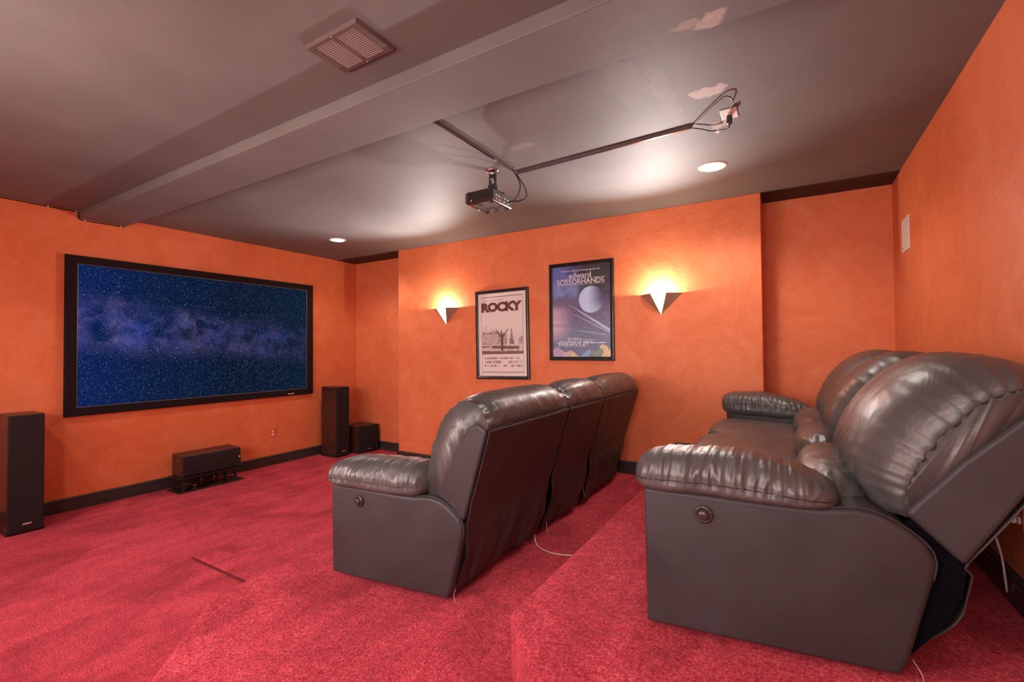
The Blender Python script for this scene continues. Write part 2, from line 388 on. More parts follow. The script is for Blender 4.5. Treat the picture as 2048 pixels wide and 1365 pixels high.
def baseboard(name, segs):
    prof = [(0, 0), (.016, 0), (.016, .086), (.010, .090), (.010, .096), (.015, .100), (.014, .108), (.007, .114), (.005, .120), (0, .120)]
    bm = bmesh.new()
    for (a, b, nrm, z) in segs:      # a,b: xy points, nrm: direction away from the wall
        a, b, nrm = Vector(a), Vector(b), Vector(nrm)
        ra = [bm.verts.new((a.x+nrm.x*p[0], a.y+nrm.y*p[0], z+p[1])) for p in prof]
        rb = [bm.verts.new((b.x+nrm.x*p[0], b.y+nrm.y*p[0], z+p[1])) for p in prof]
        n = len(prof)
        for i in range(n): bm.faces.new((ra[i], ra[(i+1) % n], rb[(i+1) % n], rb[i]))
        bm.faces.new(ra); bm.faces.new(rb)
    return setting(bm_obj(name, bm, M_base))
baseboard('baseboard_left', [((0, YF), (0, AD), (1, 0), 0)])
baseboard('baseboard_back', [((0, AD), (B1, AD), (0, -1), 0), ((B1, AD), (B1, -.016), (-1, 0), 0), ((B1-.016, 0), (2.06, 0), (0, -1), 0),
                             ((2.06, 0), (3.128, 0), (0, -1), .018), ((3.128, 0), (4.695, 0), (0, -1), P1),
                             ((4.695, 0), (B2+.016, 0), (0, -1), P2), ((B2, -.016), (B2, AD), (1, 0), P2), ((B2, AD), (RX, AD), (0, -1), P2)])
baseboard('baseboard_right', [((RX, -4.6), (RX, AD), (-1, 0), P2)])

# ------------------------------------------------------------------ projection screen
sc = thing('projection_screen', 'wide projection screen in black velvet frame showing a starry blue night sky', 'screen', (0, -1.68, .85))
YA, YB, ZA, ZB = -2.9365+1.68, -.4201+1.68, 0.0, 2.3221-.85
ya, yb, za, zb = -2.848+1.68, -.514+1.68, .932-.85, 2.244-.85
def mitre_frame(name, outer, inner, prof, mat, parent, plane='x', sgn=1):
    """outer/inner rectangles (a0,b0,a1,b1); prof = [(t, height)] t 0 outer .. 1 inner"""
    rings = []
    for t, h in prof:
        a0, b0, a1, b1 = [outer[i]+(inner[i]-outer[i])*t for i in range(4)]
        c4 = [(a0, b0), (a1, b0), (a1, b1), (a0, b1)]
        rings.append([((sgn*h, p[0], p[1]) if plane == 'x' else (p[0], sgn*h, p[1])) for p in c4])
    v = [p for r_ in rings for p in r_]; f = []
    n = len(rings)
    for i in range(n):
        j = (i+1) % n
        for k in range(4): f.append((i*4+k, i*4+(k+1) % 4, j*4+(k+1) % 4, j*4+k))
    return mesh_obj(name, v, f, mat, parent)
mitre_frame('frame', (YA, ZA, YB, ZB), (ya, za, yb, zb), [(0, .004), (0, .034), (.03, .040), (.12, .042), (.85, .036), (1, .026), (1, .004)], M_velvet, sc)
mesh_obj('picture_surface', [(.022, ya-.004, za-.004), (.022, yb+.004, za-.004), (.022, yb+.004, zb+.004), (.022, ya-.004, zb+.004), (.012, ya-.004, za-.004), (.012, yb+.004, za-.004), (.012, yb+.004, zb+.004), (.012, ya-.004, zb+.004)],
         [(0, 1, 2, 3), (7, 6, 5, 4), (0, 4, 5, 1), (1, 5, 6, 2), (2, 6, 7, 3), (3, 7, 4, 0)], screen_material(), sc)
mitre_frame('inner_lip', (ya-.006, za-.006, yb+.006, zb+.006), (ya, za, yb, zb), [(0, .028), (0, .031), (1, .029), (1, .025)], M_brownmetal, sc)
bm = bmesh.new()
add_box(bm, (.0405, -.787+1.68-.004, .017), (.0425, -.787+1.68+.070, .030), .001)
add_box(bm, (.0405, -.787+1.68+.071, .019), (.0425, -.787+1.68+.084, .034), .001)
tag(bm_obj('maker_badge', bm, M_silver, sc), 'small silver badge')

# ------------------------------------------------------------------ speakers
def tower(loc, label, w_=.21, d_=.315, h_=.938):
    t = thing('tower_speaker', label, 'speaker', loc, group='tower speakers beside the screen')
    # local origin at front left bottom corner (front faces +x), cabinet goes to -x and +y
    box('plinth', (-d_-.005, -.004, 0), (-.02, w_+.004, .03), M_black, t, .004)
    box('cabinet', (-d_, 0, .03), (-.02, w_, h_), M_wood, t, .004)
    bm = bmesh.new(); add_box(bm, (-.019, .003, .012), (0.0, w_-.003, h_-.004), .009, 3)
    bm_obj('grille', bm, M_grille, t)
    tag(box('badge', (0.0, w_*.40, .070), (.0025, w_*.40+.052, .083), M_silver, t, .001), 'small silver badge')
    bm = bmesh.new()
    for y in (.02, w_-.02):
        for x in (-.04, -d_+.03): add_tube(bm, [(x, y, 0), (x, y, .03)], .008)
    return t
tower((.425, -.342, 0), 'black tower speaker beside the small square subwoofer in the corner')
tower((.40, -3.357, 0), 'black tower speaker at the left edge, left of the screen', w_=.212)

t = thing('subwoofer', 'low cube-shaped dark subwoofer in the alcove corner', 'subwoofer', (.50, -.05, 0), R(-6))
box('cabinet', (-.37, 0, .012), (-.025, .345, .376), M_wood, t, .005)
box('grille', (-.024, .004, .016), (0, .341, .370), M_grille, t, .010, 3)
tag(box('badge', (0, .17, .045), (.0025, .20, .055), M_silver, t, .001), 'small silver badge')
for x in (-.05, -.33):
    for y in (.04, .30): tube('foot', [(x, y, 0), (x, y, .014)], .016, M_black, t, n=12)
lathe('port', [(.05, 0), (.055, .012), (.052, .03), (.03, .034)], M_black, t, (-.18, .345, .20), 'y', 24)

t = thing('speaker_stand', 'low black metal stand carrying the horizontal centre speaker', 'stand', (.10, -2.165, 0))
box('base_plate', (0, 0, 0), (.26, .64, .014), M_gloss, t, .003)
for i, (x, y) in enumerate(((.235, .05), (.235, .56), (.03, .05), (.03, .56))):
    box('leg', (x-.02, y-.012, .013), (x+.012, y+.012, .142), M_black, t, .003)
for y in (.235, .36): tube('rod', [(.20, y, .013), (.20, y, .142)], .009, M_gloss, t)
box('top_shelf', (0.0, .01, .140), (.255, .60, .152), M_black, t, .003)
t2 = thing('centre_speaker', 'long horizontal dark centre speaker lying on the low metal stand', 'speaker', (.36, -2.122, .153))
def cprof():
    # side section of cabinet, front slightly bowed
    return [(-.25, 0), (-.03, .0), (-.03, .212), (-.25, .222)]
prism('cabinet', cprof(), 0, .565, 'y', M_wood, t2, bevel=.004)
gp = [(-.028, .004), (-.012, .006), (0.0, .022), (.006, .10), (0, .185), (-.012, .204), (-.028, .208)]
prism('grille', gp, .003, .562, 'y', M_grille, t2, bevel=.003)
tag(box('badge', (.003, .535, .105), (.007, .555, .125), M_silver, t2, .001), 'small silver badge')
lathe('terminal', [(.006, 0), (.006, .02), (.004, .022)], M_brass, t, (.14, .19, .014), 'z', 12)
lathe('terminal', [(.006, 0), (.006, .02), (.004, .022)], M_brass, t, (.14, .21, .014), 'z', 12)

# ------------------------------------------------------------------ wall outlets and plates
def outlet(name, label, loc, rotz, plate=M_orange, w_=.075, h_=.118):
    # local: plate in xz plane, facing -y
    t = thing(name, label, 'outlet', loc, rotz)
    box('cover_plate', (-w_/2, -.006, -h_/2), (w_/2, 0, h_/2), plate, t, .002)
    for z in (-.021, .021):
        bm = bmesh.new()
        ring = []
        for k in range(24):
            a = 2*math.pi*k/24; x = .017*math.cos(a); y = max(-.0135, min(.0135, .017*math.sin(a)))
            ring.append((x, y))
        n = len(ring)
        v = [(x, -.0061, z+y) for x, y in ring]+[(x*.93, -.0095, z+y*.93) for x, y in ring]
        f = [tuple(range(n, 2*n))]+[(i, (i+1) % n, n+(i+1) % n, n+i) for i in range(n)]
        s_ = mesh_obj('socket', v, f, M_white, t); s_['label'] = 'white socket face'
        bm.free()
        bm = bmesh.new()
        for x in (-.006, .006): add_box(bm, (x-.001, -.0100, z-.001), (x+.001, -.0094, z+.006))
        bm_obj('slot', bm, M_dark, s_)
    tube('screw', [(0, -.0075, 0), (0, -.0055, 0)], .003, M_white, t)
    return t
outlet('wall_outlet', 'orange wall outlet with two white sockets below the screen', (0, -.972, .40), R(90), w_=.082)
t = outlet('wall_outlet', 'orange wall outlet with white plugs behind the reclined sofa', (RX, -1.965, .80), R(-90), w_=.085, h_=.13)
# plug in that outlet: held by it, a thing of its own
t = thing('power_plug', 'white power plug and cord stuck in the outlet behind the reclined sofa', 'plug', (RX-.010, -1.945, .778))
box('plug_body', (-.045, -.018, -.014), (0, .018, .014), M_white, t, .005)
tube('cord', [(-.045, 0, 0), (-.06, .005, -.004), (-.055, .02, -.05), (-.03, .03, -.16), (-.012, .05, -.30)], .004, M_cord, t, sp=6)

t = thing('wall_speaker', 'white flush rectangular speaker panel high on the right wall', 'wall speaker', (RX, -.138, 2.229))
mitre_frame('frame', (-.112, -.118, .112, .118), (-.104, -.110, .104, .110), [(0, 0), (0, .006), (1, .007), (1, 0)], M_white, t, 'x', -1)
box('grille', (-.0055, -.104, -.110), (-.001, .104, .110), M_white, t, .0005)
lathe('emblem', [(.007, -.0085), (.006, -.0095)], M_brownmetal, t, (.003, .075, -.09), 'x', 16)

# ------------------------------------------------------------------ posters
def text_mesh(name, body, mat, parent, x0, x1, z0, z1, y, bold=0.0, shear=0.0, ext=.0006, spacing=1.0):
    cu = bpy.data.curves.new(name, 'FONT'); cu.body = body; cu.size = 1; cu.offset = bold; cu.shear = shear; cu.extrude = 0; cu.space_character = spacing
    cu.resolution_u = 3
    to = bpy.data.objects.new(name, cu); C.objects.link(to)
    dg = bpy.context.evaluated_depsgraph_get(); me = bpy.data.meshes.new_from_object(to.evaluated_get(dg))
    bpy.data.objects.remove(to); bpy.data.curves.remove(cu)
    xs = [v.co.x for v in me.vertices]; ys = [v.co.y for v in me.vertices]
    ax, bx, ay, by = min(xs), max(xs), min(ys), max(ys)
    for v in me.vertices:
        v.co = Vector((x0+(v.co.x-ax)/(bx-ax)*(x1-x0), y, z0+(v.co.y-ay)/(by-ay)*(z1-z0)))
    me.materials.clear(); me.materials.append(mat)
    o = bpy.data.objects.new(name, me); C.objects.link(o); o.parent = parent
    return o

def print_material(name, rough=.12):
    m, nt, b = new_mat(name)
    a = nt.nodes.new('ShaderNodeAttribute'); a.attribute_name = 'ink'
    nt.links.new(a.outputs['Color'], b.inputs['Base Color']); b.inputs['Roughness'].default_value = .6
    b.inputs['Coat Weight'].default_value = .7; b.inputs['Coat Roughness'].default_value = .22
    return m
def ink_sheet(name, fn, W_, H_, nx, nz, parent, y, mat):
    """flat printed sheet: a grid of quads whose ink colour is computed, u right, v up"""
    us = np.linspace(0, 1, nx); vsn = np.linspace(0, 1, nz)
    U, V = np.meshgrid(us, vsn)
    col = np.clip(fn(U, V), 0, 1)
    verts = np.stack([(U-.5)*W_, np.full_like(U, y), V*H_], -1).reshape(-1, 3)
    idx = np.arange(nx*nz).reshape(nz, nx)
    faces = np.stack([idx[:-1, :-1], idx[:-1, 1:], idx[1:, 1:], idx[1:, :-1]], -1).reshape(-1, 4)
    me = bpy.data.meshes.new(name); me.from_pydata(verts.tolist(), [], faces.tolist()); me.update()
    at = me.color_attributes.new('ink', 'FLOAT_COLOR', 'POINT')
    rgba = np.ones((nx*nz, 4), np.float32); rgba[:, :3] = col.reshape(-1, 3); at.data.foreach_set('color', rgba.ravel())
    me.materials.append(mat)
    o = bpy.data.objects.new(name, me); C.objects.link(o); o.parent = parent
    return o
rng = np.random.default_rng(3)
def vnoise(U, V, sx, sy, seed=0):
    r_ = np.random.default_rng(seed); G = r_.random((int(sy)+3, int(sx)+3))
    x = U*sx; y = V*sy; xi = x.astype(int); yi = y.astype(int); fx = x-xi; fy = y-yi
    fx = fx*fx*(3-2*fx); fy = fy*fy*(3-2*fy)
    return (G[yi, xi]*(1-fx)+G[yi, xi+1]*fx)*(1-fy)+(G[yi+1, xi]*(1-fx)+G[yi+1, xi+1]*fx)*fy
def lerp(a, b, t): return a*(1-t[..., None])+np.array(b)*t[..., None]
def sm(x, a, b): t = np.clip((x-a)/(b-a), 0, 1); return t*t*(3-2*t)

def ink_pale(U, V):
    c = np.ones(U.shape+(3,))*np.array((.82, .72, .68))
    # black rule around the picture
    u0, u1, v0, v1 = .065, .935, .045, .955
    inn = (U > u0) & (U < u1) & (V > v0) & (V < v1)
    rule = inn & ~((U > u0+.008) & (U < u1-.008) & (V > v0+.006) & (V < v1-.006))
    pic = (U > u0+.008) & (U < u1-.008) & (V > .265) & (V < .62)
    n1 = vnoise(U, V, 70, 110, 1); n2 = vnoise(U, V, 24, 40, 2); n3 = vnoise(U, V, 9, 6, 5)
    p = np.ones(U.shape+(3,))*np.array((.80, .70, .66))
    haze = sm(V, .62, .45)*.25; p = lerp(p, (.45, .36, .36), haze)
    # far towers, faint
    tw = ((np.abs(U-.16) < .03) & (V < .62)) | ((np.abs(U-.28) < .012) & (V < .59)); p = lerp(p, (.45, .38, .38), tw*.45*(n1 > .35))
    top = .545+.02*n3*2-.02-np.clip(U-.42, 0, 1)*.28
    tree = sm(top-V, 0, .012)*(U < .60); p = lerp(p, (.22, .10, .075), tree*np.clip(n1*1.5-.1, 0, 1))
    trunks = (V < .50) & (V > .40) & (U < .42); p = lerp(p, (.62, .50, .45), trunks*(n1 > .5)*.8)
    t2 = sm(.52-np.abs(U-.97)*.55-V, 0, .02)*(U > .84)*(V > .38); p = lerp(p, (.34, .25, .24), t2*(.4+.6*(n1 > .5)))
    # conical monument
    cone = (np.abs(U-.70) < .006+.20*np.clip(.545-V, 0, .16)*1.5) & (V < .545) & (V > .38); p = lerp(p, (.16, .11, .10), cone*(.55+.45*(n1 > .4)))
    p = lerp(p, (.24, .15, .13), ((np.abs(U-.70) < .012) & (V > .53) & (V < .565))*.9)
    # ground: snow bands and dark hedges
    g = sm(.385-V, 0, .01); p = lerp(p, (.66, .55, .50), g)
    hedge = g*(np.abs(V-(.345-.02*(U-.5))) < .012+.01*n2)*(U > .28)*(U < .85); p = lerp(p, (.16, .09, .07), hedge)
    hedge = g*(np.abs(V-.352) < .006+.006*n2)*(U < .24); p = lerp(p, (.14, .09, .08), hedge)
    p = lerp(p, (.13, .055, .045), sm(.295+.018*n2-V, 0, .006)*.9)
    # bare forked tree standing in the middle
    tr = (np.abs(U-.50) < .022-.03*np.clip(V-.40, 0, 1)) & (V > .30) & (V < .50)
    for s_ in (-1, 1): tr |= (np.abs(U-(.50+s_*(.02+(V-.47)*1.15))) < .013-.05*(V-.47)) & (V > .47) & (V < .565)
    tr |= (np.abs(U-(.50+.02*(.47-V)/.1)) < .008) & (V > .46) & (V < .55)
    p = lerp(p, (.07, .04, .035), tr*1.0)
    c = np.where(pic[..., None], p, c)
    c = np.where(rule[..., None], np.array((.05, .035, .03)), c)
    # rows of billing block letters
    for v_ in (.215, .170, .125):
        row = (np.abs(V-v_) < .013) & (U > .11) & (U < .90)
        let = (vnoise(U, np.zeros_like(V)+v_, 150, 50, 8) > .42) & (vnoise(U, np.zeros_like(V)+v_, 22, 40, 12) > .22)
        c = np.where((row & let)[..., None], np.array((.33, .26, .25)), c)
    row = (np.abs(V-.912) < .005) & (U > .10) & (U < .55) & (vnoise(U, np.zeros_like(V), 170, 2, 9) > .45); c = np.where(row[..., None], np.array((.25, .2, .2)), c)
    return c

def ink_dark(U, V):
    n1 = vnoise(U, V, 60, 90, 21); n2 = vnoise(U, V, 10, 16, 22); n3 = vnoise(U, V, 5, 8, 23); n4 = vnoise(U, V, 150, 220, 24)
    c = np.ones(U.shape+(3,))*np.array((.012, .008, .016))
    blue = np.clip(1.15-U*1.9+(n2-.5)*.7, 0, 1)*sm(V, .45, .75); c = lerp(c, (.10, .14, .48), blue)
    mid = sm(V, .92, .74)*sm(U, .62, .35)*.8; c = lerp(c, (.22, .30, .62), mid*sm(V, .5, .68)*(.4+.6*n2))
    pur = sm(V, .72, .50); c = lerp(c, (.075, .035, .16), pur*.95)
    lo = sm(V, .42, .25); c = lerp(c, (.05, .07, .19), lo*(.5+.5*n3))
    pink_glare = sm(U, .42, .0)*sm(V, .66, .50)*sm(V, .10, .30)*(.55+.45*vnoise(U*0, V, 2, 26, 30)); c = lerp(c, (.62, .42, .52), pink_glare)  # pink glare reflected on the left side, painted into the print
    # ragged far ridge
    ridge = .655+.05*vnoise(U, V*0, 16, 2, 31)+.03*(np.abs(U-.25) < .04); rd = sm(ridge-V, 0, .03)*sm(V, .50, .6)*(U < .46); c = lerp(c, (.11, .08, .20), rd*.75)
    # plain pale disc with a soft dark limb, upper right
    r_ = np.hypot((U-.68)*.69, (V-.62)); disc = sm(.150-r_, 0, .012); shade = np.clip((U-.60)*3.4+(n3-.5)*.5, 0, 1)
    c = c*(1-disc[..., None])+disc[..., None]*lerp(np.ones(U.shape+(3,))*np.array((.50, .62, .92)), (.035, .045, .16), shade)
    # three plain light streaks slanting down to the right
    for (a, b_, k, wd, st) in ((.30, .98, -.62, .014, .9), (.27, .98, -.50, .006, .7), (.30, .92, -.16, .005, .6)):
        v0 = {.014: .575, .006: .505, .005: .305}[wd]
        d = np.abs(V-(v0+k*.69*(U-a))); wv = wd*np.clip((U-a)*2.4, .15, 1); c = lerp(c, (.52, .60, .85), ((d < wv) & (U > a) & (U < b_))*st*(.6+.4*n1))
    snow = (n4 > .93) & (n1 > .35); c = lerp(c, (.65, .68, .85), snow*.8*sm(V, .95, .7))
    # credit lines
    for i, v_ in enumerate((.205, .188, .171, .154, .137, .120)):
        u0, u1 = ((.28, .50), (.26, .72), (.12, .70), (.08, .93), (.08, .62), (.10, .58))[i]
        row = (np.abs(V-v_) < .0045) & (U > u0) & (U < u1) & (vnoise(U, V*0+v_, 130, 60, 41) > .40); c = lerp(c, (.66, .66, .78), row*.9)
    # pastel hills along the foot
    hill = .062+.030*np.sin(U*9+.6)+.022*np.sin(U*23)+.03*(U > .8); hm = sm(hill-V, 0, .006)
    hues = [(.42, .25, .45), (.62, .35, .42), (.55, .52, .22), (.16, .33, .62), (.12, .20, .14), (.70, .50, .22)]
    k = np.clip((U*6+.6*(n2-.5)).astype(int), 0, 5); hc = np.array(hues)[k]
    c = c*(1-hm[..., None])+hm[..., None]*hc*(.7+.5*n1[..., None])
    return c

def poster(label, xc, z0, W_, H_, tilt, fn, rimmat, innermat, fw_, nx, nz):
    t = thing('framed_poster', label, 'poster', (xc, 0, z0))
    t.rotation_euler = (0, tilt, 0)
    o = (-W_/2, 0, W_/2, H_); i_ = (-W_/2+fw_, fw_, W_/2-fw_, H_-fw_)
    mitre_frame('frame', o, i_, [(0, .003), (0, .020), (.10, .026), (.30, .028), (.42, .021), (.52, .021), (.62, .026), (.80, .022), (1, .014), (1, .003)], rimmat, t, 'y', -1)
    mitre_frame('inner_fillet', (o[0]+fw_*.95, fw_*.95, o[2]-fw_*.95, H_-fw_*.95), (i_[0]+.003, i_[1]+.003, i_[2]-.003, i_[3]-.003), [(0, .011), (0, .0165), (1, .0145), (1, .011)], innermat, t, 'y', -1)
    box('backing', (i_[0]-.004, -.008, i_[1]-.004), (i_[2]+.004, -.004, i_[3]+.004), M_black, t)
    sh = ink_sheet('printed_sheet', fn, W_-2*fw_, H_-2*fw_, nx, nz, t, -.0095, print_material('poster_print'))
    for v in sh.data.vertices: v.co.z += fw_
    return t, (i_[0], i_[2], fw_, H_-fw_)
pA, rA = poster('smaller pale cream poster with brown title and a snowy park, beside the left wall lamp', 2.834, 1.092, .706, 1.018, R(-.8), ink_pale, M_pframe, M_pframe, .034, 190, 280)
M_brownink = simple('brown_title_ink', (.155, .038, .024), .5, noise_scale=12, var=.2)
M_paleink = simple('pale_title_ink', (.75, .66, .72), .5, noise_scale=12, var=.08)
x0, x1, z0, z1 = rA; W_, H_ = x1-x0, z1-z0
text_mesh('title_lettering', 'ROCKY', M_brownink, pA, x0+W_*.068, x0+W_*.925, z0+H_*.770, z0+H_*.888, -.0102, bold=.065, spacing=.92)
pB, rB = poster('dark blue and purple poster with pale title, hung near the right wall lamp', 3.783, 1.309, .706, 1.014, 0, ink_dark, M_pframe2, M_pframe, .036, 190, 280)
x0, x1, z0, z1 = rB; W_, H_ = x1-x0, z1-z0
text_mesh('tagline_lettering', 'The story of an uncommonly gentle man.', M_paleink, pB, x0+W_*.16, x0+W_*.84, z0+H_*.932, z0+H_*.958, -.0102, bold=.004, shear=.25)
text_mesh('title_lettering', 'edward', M_paleink, pB, x0+W_*.30, x0+W_*.68, z0+H_*.862, z0+H_*.922, -.0102, bold=.004)
text_mesh('title_lettering', 'SCISSORHANDS', M_paleink, pB, x0+W_*.08, x0+W_*.90, z0+H_*.795, z0+H_*.852, -.0102, bold=.006, shear=-.08)
bm = bmesh.new()
add_box(bm, (x0+W_*.08, -.0104, z0+H_*.856), (x0+W_*.92, -.0100, z0+H_*.8585)); add_box(bm, (x0+W_*.08, -.0104, z0+H_*.786), (x0+W_*.90, -.0100, z0+H_*.788))
bm_obj('title_rule', bm, M_paleink, pB)

# ------------------------------------------------------------------ sconces
def sconce(xc, label, energy, yw=0, rz=0, beam=1.0):
    t = thing('wall_sconce', label, 'wall lamp', (xc, yw, 1.745), rz, group='triangular wall lamps')
    hw, zt, p, fwd = .193, .190, .105, .070
    tip = (0, 0, 0); A = (-hw, 0, zt); B = (hw, 0, zt); Cc = (-fwd, -p, zt); D = (fwd, -p, zt)
    def tri(name, a, b, c, mat):
        return mesh_obj(name, [a, b, c], [(0, 1, 2)], mat, t, solid=.003)
    tri('metal_wing', tip, A, Cc, M_bronze); tri('metal_wing', tip, D, B, M_bronze)
    tag(tri('glass_front', tip, Cc, D, M_glow), 'glowing white triangular glass')
    lathe('bulb', [(.006, 0), (.013, .012), (.016, .03), (.012, .048), (.004, .056)], M_glow, t, (0, -.045, zt-.06), 'z', 16)
    box('socket', (-.012, -.057, zt-.09), (.012, -.033, zt-.058), M_white, t, .002)
    box('wall_plate', (-.05, -.008, .06), (.05, -.001, .16), M_bronze, t, .002)
    for a, b in ((A, Cc), (D, B)): tube('rim', [a, b], .0025, M_bronze, t)
    o = light('POINT', 'sconce_light', (0, -.085, zt-.004), energy*.75, (1, .86, .66), shadow_soft_size=.012); o.parent = t
    o = light('SPOT', 'sconce_reflector_light', (0, -.095, zt-.004), energy*7.6*beam, (1, .95, .92), (R(-(180-74)), 0, 0), spot_size=R(116), spot_blend=1, shadow_soft_size=.02); o.parent = t
    return t
sconce(2.021, 'lit triangular bronze wall lamp left of both posters', 30)
sconce(4.584, 'lit triangular bronze wall lamp right of the dark poster', 30)
sconce(2.9, 'lit triangular bronze wall lamp on the wall facing the posters', 30, YF, R(180), .38)
sconce(5.0, 'lit triangular bronze wall lamp behind the camera near the right wall', 14, YF, R(180), .5)

# ------------------------------------------------------------------ recessed lights
def can(x, y, label, e=46):
    t = thing('recessed_light', label, 'ceiling light', (x, y, H), group='round recessed ceiling lights')
    lathe('trim_ring', [(.072, .0), (.075, -.006), (.088, -.008), (.096, -.004), (.098, .0)], M_cantrim, t, (0, 0, 0), 'z', 40)
    lathe('lens', [(.073, -.002), (.070, -.0075), (.03, -.0095), (.003, -.0095)], M_can, t, (0, 0, 0), 'z', 40)
    light('SPOT', 'can_light', (x, y, H-.03), e, (1, .90, .80), (0, 0, 0), spot_size=R(150), spot_blend=.5, shadow_soft_size=.06)
can(5.153, -.824, 'lit round recessed ceiling light nearest the right alcove')
can(1.052, -.821, 'lit round recessed ceiling light in front of the screen')

# ------------------------------------------------------------------ ceiling vent
t = thing('ceiling_vent', 'brown painted square ceiling vent with two columns of louvres', 'vent', (4.012, -3.087, H))
vw, vd = .322, .212
mitre_frame_pts = None
def vent_ring(name, o, i_, z0_, z1_, mat):
    v = [(o[0], o[1], 0), (o[2], o[1], 0), (o[2], o[3], 0), (o[0], o[3], 0)]
    a = [(x, y, z0_) for x, y, _ in v]; e = .006
    b_ = [(o[0]+e, o[1]+e, z1_), (o[2]-e, o[1]+e, z1_), (o[2]-e, o[3]-e, z1_), (o[0]+e, o[3]-e, z1_)]
    c_ = [(i_[0], i_[1], z1_), (i_[2], i_[1], z1_), (i_[2], i_[3], z1_), (i_[0], i_[3], z1_)]
    d_ = [(x, y, z0_) for x, y, _ in c_]
    vv = a+b_+c_+d_; f = []
    for q in range(4):
        r_ = (q+1) % 4
        for k in range(4): f.append((q*4+k, q*4+(k+1) % 4, r_*4+(k+1) % 4, r_*4+k))
    return mesh_obj(name, vv, f, mat, t)
vent_ring('frame', (-vw/2, -vd/2, vw/2, vd/2), (-.122, -.083, .122, .083), -.001, -.016, M_brownmetal)
box('duct_back', (-.123, -.084, -.003), (.123, .084, -.0005), M_dark, t)
box('divider', (-.010, -.083, -.015), (.010, .083, -.004), M_brownmetal, t)
sl = None
for side in (-1, 1):
    for k in range(16):
        y = -.083+(k+.5)*.166/16
        if sl is None:
            mtx = Matrix.Rotation(R(-25), 4, 'X')
            sl = box('louvre', (-.054, -.0027, -.0005), (.054, .0027, .0005), M_louvre, t, mtx=mtx); o = sl
        else:
            o = sl.copy(); C.objects.link(o)
        o.location = (side*.066, y, -.0140)
for x, y in ((0, -.095), (0, .095)):
    lathe('screw', [(.004, 0), (.003, -.002)], M_silver, t, (x, y, -.016), 'z', 12)

# ------------------------------------------------------------------ projector on its mount
PJ = Vector((3.75, -1.625, 2.465))          # bottom centre of the body
t = thing('projector_mount', 'short dark jointed ceiling bracket holding the projector', 'bracket', (3.765, -1.60, H))
lathe('ceiling_ring', [(.052, 0), (.055, -.006), (.030, -.010), (.026, -.016)], M_chrome, t, (0, 0, 0), 'z', 28)
for s in (-1, 1):
    box('bracket_arm', (s*.022-.006, -.010, -.12), (s*.022+.006, .010, -.012), M_black, t, .002)
box('hinge_block', (-.020, -.016, -.062), (.020, .016, -.030), M_gloss, t, .003)
tube('bolt', [(-.034, 0, -.085), (.034, 0, -.085)], .006, M_chrome, t)
box('swivel_block', (-.030, -.022, -.145), (.030, .022, -.105), M_black, t, .004)
for a in (35, 145, 215, 325):
    x, y = math.cos(R(a))*.10-.01, math.sin(R(a))*.11-.02
    tube('mount_leg', [(0, 0, -.140), (x*.6, y*.6, -.158), (x, y, -.171)], .006, M_black, t)
p = thing('projector', 'small glossy dark ceiling projector hanging from the bracket', 'projector', PJ)
# body: x is depth (lens to -x), y is width
bw, bd, bh = .275, .225, .092
bm = bmesh.new(); add_box(bm, (-bd/2, -bw/2, 0), (bd/2, bw/2, bh), .014, 4)
bm_obj('body', bm, M_gloss, p)
lathe('lens_ring', [(.036, -.016), (.036, .0), (.030, .004)], M_black, p, (-bd/2-.004, .055, .048), 'x', 28)
lathe('lens', [(.026, -.018), (.020, -.022), (.008, -.024)], M_chrome, p, (-bd/2-.001, .055, .048), 'x', 28)
bm = bmesh.new()
for k in range(9): add_box(bm, (-.085+k*.020, -bw/2-.003, .018), (-.077+k*.020, -bw/2+.004, .074), .001)
bm_obj('side_vent', bm, M_black, p)
bm = bmesh.new()
add_box(bm, (-.105, -bw/2-.0035, .012), (-.098, -bw/2+.004, .080), .001); add_box(bm, (-.118, -bw/2+.002, .010), (-.111, -bw/2+.03, .082), .001)
tag(bm_obj('side_trim', bm, M_brownmetal, p), 'reddish brown trim')
lathe('indicator', [(.006, 0), (.005, -.002)], M_white, p, (-.062, -bw/2-.002, .022), 'y', 12)
box('port_panel', (bd/2-.002, -.110, .012), (bd/2+.0015, .110, .075), M_brownmetal, p, .001)
bm = bmesh.new()
for k, (y, z, a_, b_) in enumerate(((-.085, .05, .02, .008), (-.05, .05, .022, .009), (-.01, .05, .010, .008), (.03, .052, .016, .010), (.07, .05, .018, .010), (-.08, .025, .012, .006), (-.04, .025, .02, .006), (.02, .025, .02, .007), (.07, .026, .016, .008))):
    box('port', (bd/2, y-a_/2, z-b_/2), (bd/2+.004, y+a_/2, z+b_/2), M_silver, p, .0008)
lathe('lamp_hatch', [(.034, .002), (.034, -.0015), (.030, -.0025)], M_black, p, (-.035, -.075, 0), 'z', 28)
for x, y in ((-.085, .10), (.085, .10), (.085, -.10)): lathe('foot', [(.011, .001), (.011, -.006), (.008, -.008)], M_black, p, (x, y, 0), 'z', 14)

